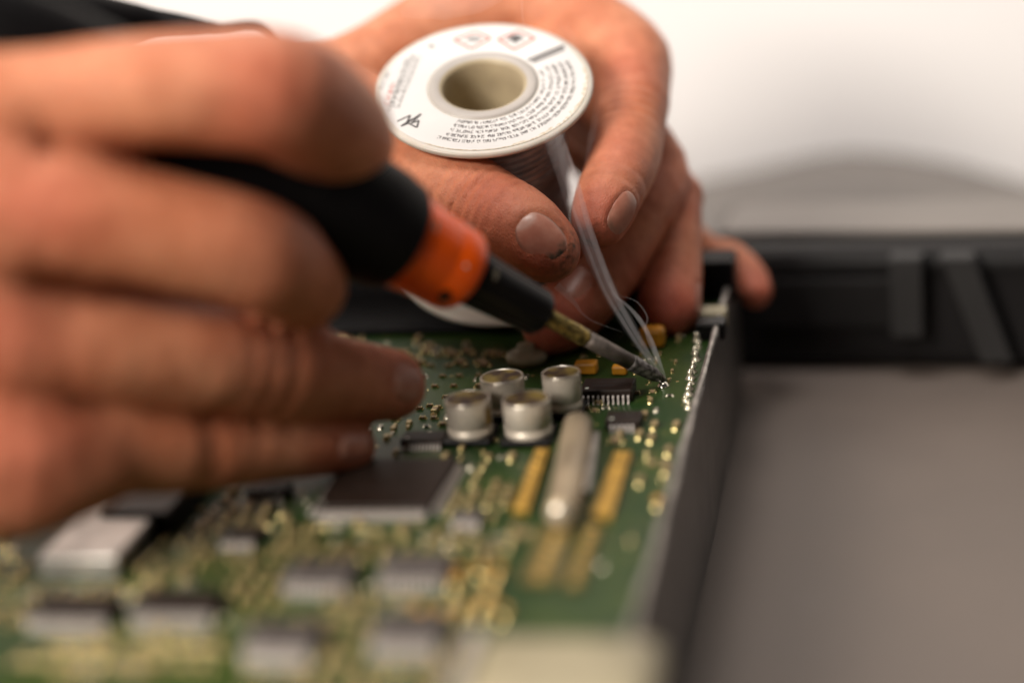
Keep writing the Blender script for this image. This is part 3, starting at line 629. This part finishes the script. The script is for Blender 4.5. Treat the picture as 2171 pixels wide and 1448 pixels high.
class Hand:
    def __init__(s): s.chains = []; s.grooves = []; s.cuts = []; s.tips = []; s.grime = []
    def chain(s, pts, k=4., kj=2.2):
        k = .12; q = spline(pts, (len(pts)-1)*4+1) if len(pts) > 2 else np.array(pts, float)
        j = [(P(x, y, d), MM(rr, d)) for x, y, rr, d in q]; s.chains.append((j, k, kj)); return j
    def field(s, p):
        D = np.full(p.shape[:-1], 1e3)
        for j, k, kj in s.chains:
            c = None
            for (a, ra), (b, rb) in zip(j[:-1], j[1:]):
                d = rcone(p, a, b, ra, rb); c = d if c is None else smin(c, d, k)
            D = smin(D, c, kj)
        return s.detail(p, D)
    def detail(s, p, D):
        D = D - .55 + .28*noise3(p, .16, 1.) + .10*noise3(p, .45, 4.)
        for c, ax_, w, amp, rad in s.grooves:
            q = p-c; t = q@ax_; D = D + amp*np.exp(-(t/w)**2)*np.exp(-np.maximum(0, np.einsum('...i,...i', q, q)-t*t)/(rad*rad)*.5)
        for c, n, a, sd, L_, w in s.cuts:
            q = p-c; u = (q@a)/(L_/2); v = (q@sd)/(w/2); h = q@n
            e = (np.abs(u)**2.5+np.abs(v)**2.4)**(1/2.45)
            m = np.clip((1.08-e)/.16, 0, 1); near = np.exp(-(h/3.)**2); D = D + .5*m*near
            m2 = np.exp(-((e-1.2)/.16)**2); D = D - .28*m2*near
        return D
    def raw(s, p):
        c, s.cuts = s.cuts, []; d = s.field(p); s.cuts = c; return d
    def hit(s, p, n):                                    # outer surface along n from an inner point
        ts = np.linspace(0, 40, 400); q = p[None]+ts[:, None]*n[None]; d = s.field(q); k = np.argmax(d > 0); return p+n*ts[k]
    def mesh(s, name, res, parent, origin, clip=None):
        A = np.array([a-ra-3 for j, _, _ in s.chains for a, ra in j]).min(0); Z = np.array([a+ra+3 for j, _, _ in s.chains for a, ra in j]).max(0)
        if clip is not None: A = np.maximum(A, clip[0]); Z = np.minimum(Z, clip[1])
        n = np.ceil((Z-A)/res).astype(int)+1
        D = np.full(n, 1e3, np.float32); X = [(A[k]+np.arange(n[k])*res).astype(np.float32) for k in range(3)]
        for j, k, kj in s.chains:
            lo = np.clip(((np.array([a-ra for a, ra in j]).min(0)-5-A)/res).astype(int), 0, n); hi = np.clip(((np.array([a+ra for a, ra in j]).max(0)+5-A)/res).astype(int)+1, 0, n)
            if (hi <= lo).any(): continue
            c = np.full(hi-lo, 1e3, np.float32)
            for (a, ra), (b, rb) in zip(j[:-1], j[1:]):
                l2 = np.clip(((np.minimum(a-ra, b-rb)-6-A)/res).astype(int), lo, hi); h2 = np.clip(((np.maximum(a+ra, b+rb)+6-A)/res).astype(int)+1, lo, hi)
                if (h2 <= l2).any(): continue
                p = np.stack(np.meshgrid(*[X[q][l2[q]:h2[q]] for q in range(3)], indexing='ij'), -1)
                d = rcone(p, a.astype(np.float32), b.astype(np.float32), np.float32(ra), np.float32(rb)); z_ = tuple(slice(l2[q]-lo[q], h2[q]-lo[q]) for q in range(3)); c[z_] = smin(c[z_], d, k)
            w_ = tuple(slice(lo[q], hi[q]) for q in range(3)); D[w_] = smin(D[w_], c, kj)
        bd = np.argwhere(np.abs(D) < 3.); pb = A+bd*res; D[bd[:, 0], bd[:, 1], bd[:, 2]] = s.detail(pb, D[bd[:, 0], bd[:, 1], bd[:, 2]])
        D[0] = D[-1] = 1; D[:, 0] = D[:, -1] = 1; D[:, :, 0] = D[:, :, -1] = 1
        # naive surface nets
        ins = D < 0; nx, ny, nz = np.array(D.shape)-1
        acc = np.zeros((nx, ny, nz, 3), np.float32); cnt = np.zeros((nx, ny, nz), np.float32)
        sl = lambda o, ax0: tuple(slice(o[k], D.shape[k]-1+o[k]) for k in range(3))
        for ax0 in range(3):
            o1, o2 = [q for q in range(3) if q != ax0]
            for u in (0, 1):
                for v in (0, 1):
                    s0 = [0, 0, 0]; s0[o1] = u; s0[o2] = v; s1 = list(s0); s1[ax0] = 1
                    a, b = D[sl(s0, 0)], D[sl(s1, 0)]; cr = (a < 0) != (b < 0); t = np.where(cr, a/np.where(cr, a-b, 1), 0)
                    cnt += cr; acc[..., ax0] += np.where(cr, t, 0); acc[..., o1] += np.where(cr, u, 0); acc[..., o2] += np.where(cr, v, 0)
        act = cnt > 0; idx = np.full(act.shape, -1); ii = np.argwhere(act); idx[act] = np.arange(len(ii))
        V = A+(ii+acc[act]/cnt[act][:, None])*res
        F = []
        for ax0 in range(3):
            o1, o2 = (ax0+1) % 3, (ax0+2) % 3
            lo = [slice(1, nx), slice(1, ny), slice(1, nz)]; lo[ax0] = slice(0, [nx, ny, nz][ax0]); hi = list(lo); hi[ax0] = slice(1, [nx, ny, nz][ax0]+1)
            a, b = D[tuple(lo)], D[tuple(hi)]; cr = (a < 0) != (b < 0); q = np.argwhere(cr); fl2 = (a[cr] < 0)
            base = q.copy(); base[:, o1] += 1; base[:, o2] += 1
            def cell(d1, d2): c = base.copy(); c[:, o1] -= d1; c[:, o2] -= d2; return idx[c[:, 0], c[:, 1], c[:, 2]]
            qd = np.stack([cell(1, 1), cell(0, 1), cell(0, 0), cell(1, 0)], 1); qd[~fl2] = qd[~fl2][:, ::-1]; F.append(qd)
        F = np.concatenate(F)
        # light smoothing
        for it in range(2):
            sm = np.zeros_like(V); ct = np.zeros(len(V))
            for k in range(4):
                np.add.at(sm, F[:, k], V[F[:, (k+1) % 4]]); np.add.at(sm, F[:, k], V[F[:, (k+3) % 4]]); np.add.at(ct, F[:, k], 2)
            V = V*.4+(sm/ct[:, None])*.6
        me = bpy.data.meshes.new(name); Vs = (V-origin)*S
        me.vertices.add(len(Vs)); me.vertices.foreach_set('co', Vs.astype(np.float32).ravel())
        me.loops.add(len(F)*4); me.loops.foreach_set('vertex_index', F.astype(np.int32).ravel())
        me.polygons.add(len(F)); me.polygons.foreach_set('loop_start', np.arange(0, len(F)*4, 4, dtype=np.int32)); me.polygons.foreach_set('loop_total', np.full(len(F), 4, np.int32))
        me.polygons.foreach_set('use_smooth', np.ones(len(F), bool)); me.materials.append(M['skin'])
        rd = np.zeros(len(V)); gr = np.zeros(len(V))
        for c, rad, amt in s.tips: rd = np.maximum(rd, amt*np.exp(-(np.linalg.norm(V-c, axis=1)/rad)**2))
        for c, rad, amt in s.grime: gr = np.maximum(gr, amt*np.exp(-(np.linalg.norm(V-c, axis=1)/rad)**2))
        for nm, arr in (('ruddy', rd), ('grime', gr)):
            at = me.attributes.new(nm, 'FLOAT', 'POINT'); at.data.foreach_set('value', arr.astype(np.float32))
        me.update(); me.validate()
        o = bpy.data.objects.new(name, me); COL.objects.link(o); put(o, origin, parent); return o
    def nail(s, c, n, a, L_, w):
        n = n/np.linalg.norm(n); a = a-n*(a@n); a /= np.linalg.norm(a); sd = np.cross(n, a); s.cuts.append((c, n, a, sd, L_, w)); return (c, n, a, sd, L_, w)
def nail_material():
    m = bpy.data.materials.new('fingernail'); m.use_nodes = True; nt = m.node_tree; N = nt.nodes; L = nt.links; p = N['Principled BSDF']
    tc = N.new('ShaderNodeTexCoord'); no = N.new('ShaderNodeTexNoise'); no.inputs['Scale'].default_value = 300; no.inputs['Detail'].default_value = 4; L.new(tc.outputs['Object'], no.inputs['Vector'])
    rp = N.new('ShaderNodeValToRGB'); rp.color_ramp.elements[0].color = (.44, .165, .11, 1); rp.color_ramp.elements[0].position = .35; rp.color_ramp.elements[1].color = (.54, .24, .17, 1); rp.color_ramp.elements[1].position = .7; L.new(no.outputs['Fac'], rp.inputs['Fac'])
    a1 = N.new('ShaderNodeAttribute'); a1.attribute_name = 'lunula'; a2 = N.new('ShaderNodeAttribute'); a2.attribute_name = 'soil'
    m1 = N.new('ShaderNodeMixRGB'); m1.inputs['Color2'].default_value = (.60, .36, .29, 1); L.new(a1.outputs['Fac'], m1.inputs['Fac']); L.new(rp.outputs['Color'], m1.inputs['Color1'])
    mr = N.new('ShaderNodeMapRange'); mr.inputs['From Min'].default_value = .38; mr.inputs['From Max'].default_value = .55; L.new(no.outputs['Fac'], mr.inputs['Value'])
    mu = N.new('ShaderNodeMath'); mu.operation = 'MULTIPLY'; L.new(a2.outputs['Fac'], mu.inputs[0]); L.new(mr.outputs['Result'], mu.inputs[1])
    m2 = N.new('ShaderNodeMixRGB'); m2.inputs['Color2'].default_value = (.07, .06, .04, 1); L.new(mu.outputs['Value'], m2.inputs['Fac']); L.new(m1.outputs['Color'], m2.inputs['Color1'])
    L.new(m2.outputs['Color'], p.inputs['Base Color']); p.inputs['Roughness'].default_value = .33; p.inputs['Specular IOR Level'].default_value = .4
    b = N.new('ShaderNodeBump'); b.inputs['Strength'].default_value = .15; b.inputs['Distance'].default_value = .0004; L.new(no.outputs['Fac'], b.inputs['Height']); L.new(b.outputs['Normal'], p.inputs['Normal'])
    return m
M['nail'] = nail_material()
def nail_mesh(spec, hd, parent, lun=.6, lift=.1, dirt=0.):
    c, n, a, sd, L_, w = spec; V, F = [], []; nu, nv = 24, 18; lu, so = [], []
    us, vs_ = np.meshgrid(np.linspace(-.95, .95, 9), np.linspace(-.9, .9, 9)); us, vs_ = us.ravel(), vs_.ravel(); hs = np.linspace(-9, 4, 160)
    q = c+us[:, None]*a*(L_/2)+vs_[:, None]*sd*(w/2); fld = hd.raw(q[:, None, :]+hs[None, :, None]*n)
    hh = np.array([hs[np.where(f_ < 0)[0][-1]] if (f_ < 0).any() else -9. for f_ in fld])
    basis = lambda u, v: np.stack([np.ones_like(u), u, v, u*u, v*v, u*v], -1)
    co = np.linalg.lstsq(basis(us, vs_), hh, rcond=None)[0]
    def pt(u, v, off):                                   # u along, v across, in -1..1
        k = (max(0, 1-abs(u)**2.6))**.44; x = u*L_/2; q = v*(w/2)*k*.98
        e_ = max(abs(u), abs(v)); return c+a*x+sd*q+n*(float(basis(np.float64(u), np.float64(v*k))@co)+lift+off-.35*e_**10)
    for lay, off in ((0, 0.), (1, -.8)):
        for i in range(nu+1):
            for j in range(nv+1):
                u, v = -1+2*i/nu, -1+2*j/nv; V.append(pt(u, v, off)); x = (-.52-.3*v*v-u)/.12; lu.append(lun*min(1, max(0, x))); so.append(dirt*min(1, max(0, (u-.5)/.3, (abs(v)-.82)/.15)))
    id_ = lambda l, i, j: l*(nu+1)*(nv+1)+i*(nv+1)+j
    for i in range(nu):
        for j in range(nv):
            F.append((id_(0, i, j), id_(0, i+1, j), id_(0, i+1, j+1), id_(0, i, j+1))); F.append((id_(1, i, j), id_(1, i, j+1), id_(1, i+1, j+1), id_(1, i+1, j)))
    for i in range(nu):
        for j in (0, nv): F.append((id_(0, i, j), id_(1, i, j), id_(1, i+1, j), id_(0, i+1, j)))
    for j in range(nv):
        for i in (0, nu): F.append((id_(0, i, j), id_(0, i, j+1), id_(1, i, j+1), id_(1, i, j)))
    o = obj('fingernail', V, F, M['nail'], parent, True)
    for nm, arr in (('lunula', lu), ('soil', so)): o.data.attributes.new(nm, 'FLOAT', 'POINT').data.foreach_set('value', np.array(arr, np.float32))
    return o

person = empty('person', P(500, 700, -40)); tag(person, "person's two bare hands, one guiding the soldering iron, the other steadying a spool", 'person')

# -- the hand that guides the iron (nearer, left)
H = Hand()
H.chain([(-260, 200, 125, -106), (120, 200, 104, -103), (300, 194, 112, -101), (440, 191, 120, -98), (590, 202, 131, -92), (692, 262, 120, -74), (742, 305, 88, -56)], 5, 3)
H.chain([(-200, 430, 140, -106), (70, 440, 130, -104), (330, 488, 116, -96), (480, 520, 114, -90), (570, 556, 112, -82), (632, 602, 96, -64)], 5, 2.5)
H.chain([(-200, 690, 130, -100.9), (20, 710, 122, -95.7), (300, 750, 110, -81.8), (540, 778, 108, -63.5), (740, 808, 84, -40.0), (826, 815, 72, -29.6)], 5, 2.2)
H.chain([(-200, 960, 120, -102.7), (40, 960, 118, -94.0), (230, 952, 98, -80.0), (420, 953, 84, -66.1), (600, 948, 66, -50.5), (742, 946, 50, -36.5)], 5, 2.2)
H.chain([(-160, 1030, 110, -97.4), (40, 1040, 96, -92.2), (180, 1000, 80, -85.3)], 6, 5)
H.chain([(-260, 300, 150, -91.3), (-240, 950, 150, -87.0)], 10, 12)
H.chain([(-900, 640, 210, -104.4), (-420, 630, 190, -95.7), (-240, 610, 200, -87.0)], 10, 12)                                    # wrist and forearm
H.chain([(0, 340, 110, -73.1), (330, 400, 90, -69.6)], 8, 3)
H.chain([(-60, 330, 120, -104.4), (-40, 820, 120, -91.3)], 10, 10)      # flesh between the knuckles
H.chain([(-160, 320, 120, -97.4), (120, 322, 90, -94.0), (260, 335, 44, -90.5)], 8, 5)
H.chain([(-160, 575, 110, -95.7), (120, 580, 80, -90.5), (300, 605, 60, -73.1), (640, 660, 50, -50.5)], 8, 2.5)
H.chain([(-160, 860, 100, -97.4), (80, 862, 80, -90.5), (300, 872, 56, -64.4), (700, 886, 40, -31.3)], 8, 2.5)
for (x, y, d, rr, am) in [(585, 205, -104.4, 16, .55), (70, 440, -121.8, 16, .6), (20, 700, -111.4, 16, .6), (40, 970, -102.7, 18, .6), (560, 545, -87.0, 14, .45), (850, 815, -34.8, 12, .45), (745, 946, -41.8, 11, .5), (560, 775, -74.0, 12, .3)]:
    H.tips.append((P(x, y, d), rr, am))
def groove(Hd, p0, p1, t, w, amp, rad):
    a, b = P(*p0), P(*p1); Hd.grooves.append((a+(b-a)*t, (b-a)/np.linalg.norm(b-a), w, amp, rad))
for t in (.08, .16, .26, .34, -.04): groove(H, (520, 770, -73.1), (740, 800, -48.7), t, 1.0, .9, 12)
for t in (.0, .1, .2): groove(H, (430, 955, -74.8), (600, 950, -57.4), t, 1.0, .8, 9)
view = -fw
ns = view*.86+rt*.42+up*.05
tipc = P(842, 812, -31.3); nl1 = H.nail(H.hit(tipc, ns/np.linalg.norm(ns)), ns, rt*.9-view*.45+up*-.02, 9.2, 9.6)
ns2 = view*.9+rt*.3+up*-.05
tipc = P(742, 943, -38.3); nl2 = H.nail(H.hit(tipc, ns2/np.linalg.norm(ns2)), ns2, rt*.92-view*.3, 8.6, 7.2)
ho = P(100, 700, -87.0)
hand1 = H.mesh('hand', 1.1, person, ho); hand1['label'] = 'right hand gripping the soldering iron, strongly blurred'
nail_mesh(nl1, H, hand1, .3); nail_mesh(nl2, H, hand1, .3)

# -- the hand that steadies the spool (further, right)
G = Hand()
G.chain([(-700, 300, 150, 130), (-200, 280, 120, 105), (250, 255, 104, 80), (620, 205, 94, 64), (780, 150, 88, 66), (940, 60, 92, 80), (1100, 24, 92, 84)], 6, 6)                      # back of the hand and web
G.chain([(960, 30, 95, 84), (1150, 24, 88, 82), (1312, 118, 92, 68), (1342, 190, 76, 54), (1325, 320, 74, 32), (1290, 420, 66, 16), (1270, 468, 54, 12)], 4, 1.6)   # index
G.chain([(1180, 130, 80, 72), (1390, 350, 62, 58), (1352, 455, 66, 46), (1275, 575, 74, 38), (1205, 660, 70, 32), (1170, 692, 58, 30)], 4, 1.2)                    # middle
G.chain([(1200, 180, 80, 85), (1408, 402, 62, 64), (1424, 430, 60, 60), (1432, 540, 52, 50), (1420, 630, 64, 42), (1420, 655, 62, 40)], 4, 1.2)                   # ring
G.chain([(1250, 300, 70, 95), (1470, 525, 42, 88), (1545, 555, 40, 86), (1588, 592, 36, 82), (1602, 620, 30, 78)], 3.5, 1.2)                                     # little
G.chain([(640, 210, 105, 58), (790, 270, 100, 44), (910, 372, 92, 24), (1020, 432, 86, 12), (1100, 482, 82, 5), (1150, 522, 72, 2), (1166, 534, 60, 1)], 5, 2.0)  # thumb
for (x, y, d, rr, am) in [(1285, 460, 4, 14, .75), (1325, 330, 14, 14, .45), (1180, 680, 22, 16, .9), (1420, 660, 30, 15, 1.0), (1600, 620, 70, 14, .8), (1160, 540, -10, 13, .7), (1060, 440, 0, 14, .5), (1310, 120, 40, 14, .45), (1415, 410, 50, 14, .5), (1000, 420, 0, 14, .3)]:
    G.tips.append((P(x, y, d), rr, am))
# skin folds of the thumb joint and of the index knuckles
for t, w, am in ((-.1, .8, .7), (.06, .7, .9), (.22, .8, 1.0), (.36, .7, .8), (.5, .9, .7), (.66, .8, .5), (-.3, .9, .5)): groove(G, (960, 400, 2), (1085, 470, -6), t, w, am, 12)
for t in (.1, .3, .5, .7): groove(G, (1350, 150, 36), (1338, 250, 24), t, 1.0, .7, 11)
groove(G, (1345, 150, 30), (1300, 95, 40), .6, 1.2, .6, 9)
for t in (.2, .6): groove(G, (1325, 330, 14), (1300, 400, 6), t, .9, .6, 10)
nt_ = view*.88+up*.30+rt*.22
q = P(1126, 536, 4); thumb_dir = P(1172, 538, 0)-P(1090, 476, 5)
nl3 = G.nail(G.hit(q, nt_/np.linalg.norm(nt_)), nt_, thumb_dir, 14.0, 11.5)
ni = view*.80+rt*.52+up*-.05; q = P(1286, 452, 14); nl4 = G.nail(G.hit(q, ni/np.linalg.norm(ni)), ni, P(1268, 480, 8)-P(1318, 372, 16), 12.5, 8.5)
nm_ = view*.62+up*.72; q = P(1218, 655, 32); nl5 = G.nail(G.hit(q, nm_/np.linalg.norm(nm_)), nm_, P(1170, 692, 30)-P(1260, 600, 38), 9.5, 8.5)
nr = rt*.9+view*.3; q = P(1424, 640, 42); nl6 = G.nail(G.hit(q, nr/np.linalg.norm(nr)), nr, P(1424, 690, 38)-P(1430, 560, 48), 11, 8.5)
G.grime += [(P(1212, 520, -5), 4.0, 1.0), (P(1205, 560, -5), 4.5, .9), (P(1170, 570, -8), 4., .7), (P(1185, 480, -4), 4., .5), (P(1262, 500, 4), 4., .7), (P(1240, 520, 8), 4, .6)]
ho = P(1150, 400, 30)
hand2 = G.mesh('hand', .75, person, ho); hand2['label'] = 'left hand holding the solder spool, thumb with a grimy nail in front'
nail_mesh(nl3, G, hand2, .9, .05, 1.); nail_mesh(nl4, G, hand2, .5, .05, .5); nail_mesh(nl5, G, hand2, .3, .05); nail_mesh(nl6, G, hand2, .3, .05)

# ------------------------------------------------------------------ smoke rising from the tip
def plume(ctrl, rad, dens, flat=.6, n=48):
    pts = spline([P(*c) for c in ctrl], n); rr = np.interp(np.linspace(0, 1, n), np.linspace(0, 1, len(rad)), rad)
    v, f = tube(pts, rr, 14, flat); return v, f
V, F = plume([(1409, 802, -1), (1372, 752, -1), (1332, 688, 0), (1288, 608, 0), (1250, 520, 1), (1224, 450, 2), (1198, 360, 3), (1168, 282, 5)], [.3, 1.3, 2.0, 2.2, 2.4, 2.6, 2.9, 2.6], 0, 1.0)
sm = obj('smoke', V, F, smoke_material('smoke_volume', 24), None, True); tag(sm, 'thin white smoke rising from the hot iron tip past the fingers', 'smoke', kind='stuff')
for ctrl, rad, dn in [([(1409, 801, -1), (1374, 754, -1), (1334, 690, 0), (1291, 609, 0), (1254, 520, 1), (1228, 450, 2), (1203, 360, 3), (1178, 270, 5)], [.2, .9, 1.4, 1.5, 1.6, 1.8, 1.9, .5], 34),
                      ([(1411, 800, -2), (1392, 752, -2), (1378, 715, -2), (1356, 678, -2), (1330, 648, -1), (1306, 628, 0), (1292, 600, 0)], [.2, .7, .55, .7, .45, .3, .2], 300),
                      ([(1410, 801, 0), (1388, 770, 1), (1366, 735, 1), (1340, 692, 1), (1316, 648, 0), (1298, 612, 0), (1270, 540, 1), (1246, 470, 2), (1222, 380, 3), (1192, 285, 4)], [.2, .5, .6, .7, .75, .8, .85, .9, .7, .15], 150),
                      ([(1408, 800, 0), (1378, 765, 0), (1350, 728, 0), (1318, 678, -1), (1284, 622, -1), (1258, 560, 0), (1228, 480, 1), (1205, 410, 2)], [.2, .6, .5, .6, .5, .55, .6, .3], 190),
                      ([(1405, 795, 1), (1382, 742, 1), (1368, 700, 1), (1372, 672, 1), (1350, 640, 1), (1318, 628, 1)], [.2, .35, .3, .3, .25, .15], 260),
                      ([(1322, 705, 0), (1290, 694, 0), (1255, 680, 0), (1232, 662, 0), (1216, 640, 0), (1180, 605, 0)], [.15, .25, .3, .4, .7, 1.2], 130),
                      ([(1172, 285, 5), (1150, 200, 0), (1112, 60, -4), (1106, -10, -5)], [1.6, .7, .35, .5], 50),
                      ([(1090, -40, -8), (1010, -12, -8), (930, 4, -8), (850, 30, -8)], [2.5, 5, 5, 1], 14)]:
    v, f = plume(ctrl, rad, dn, .9); obj('wisp', v, f, smoke_material('wisp_volume', dn), sm, True)
bpy.context.view_layer.update()
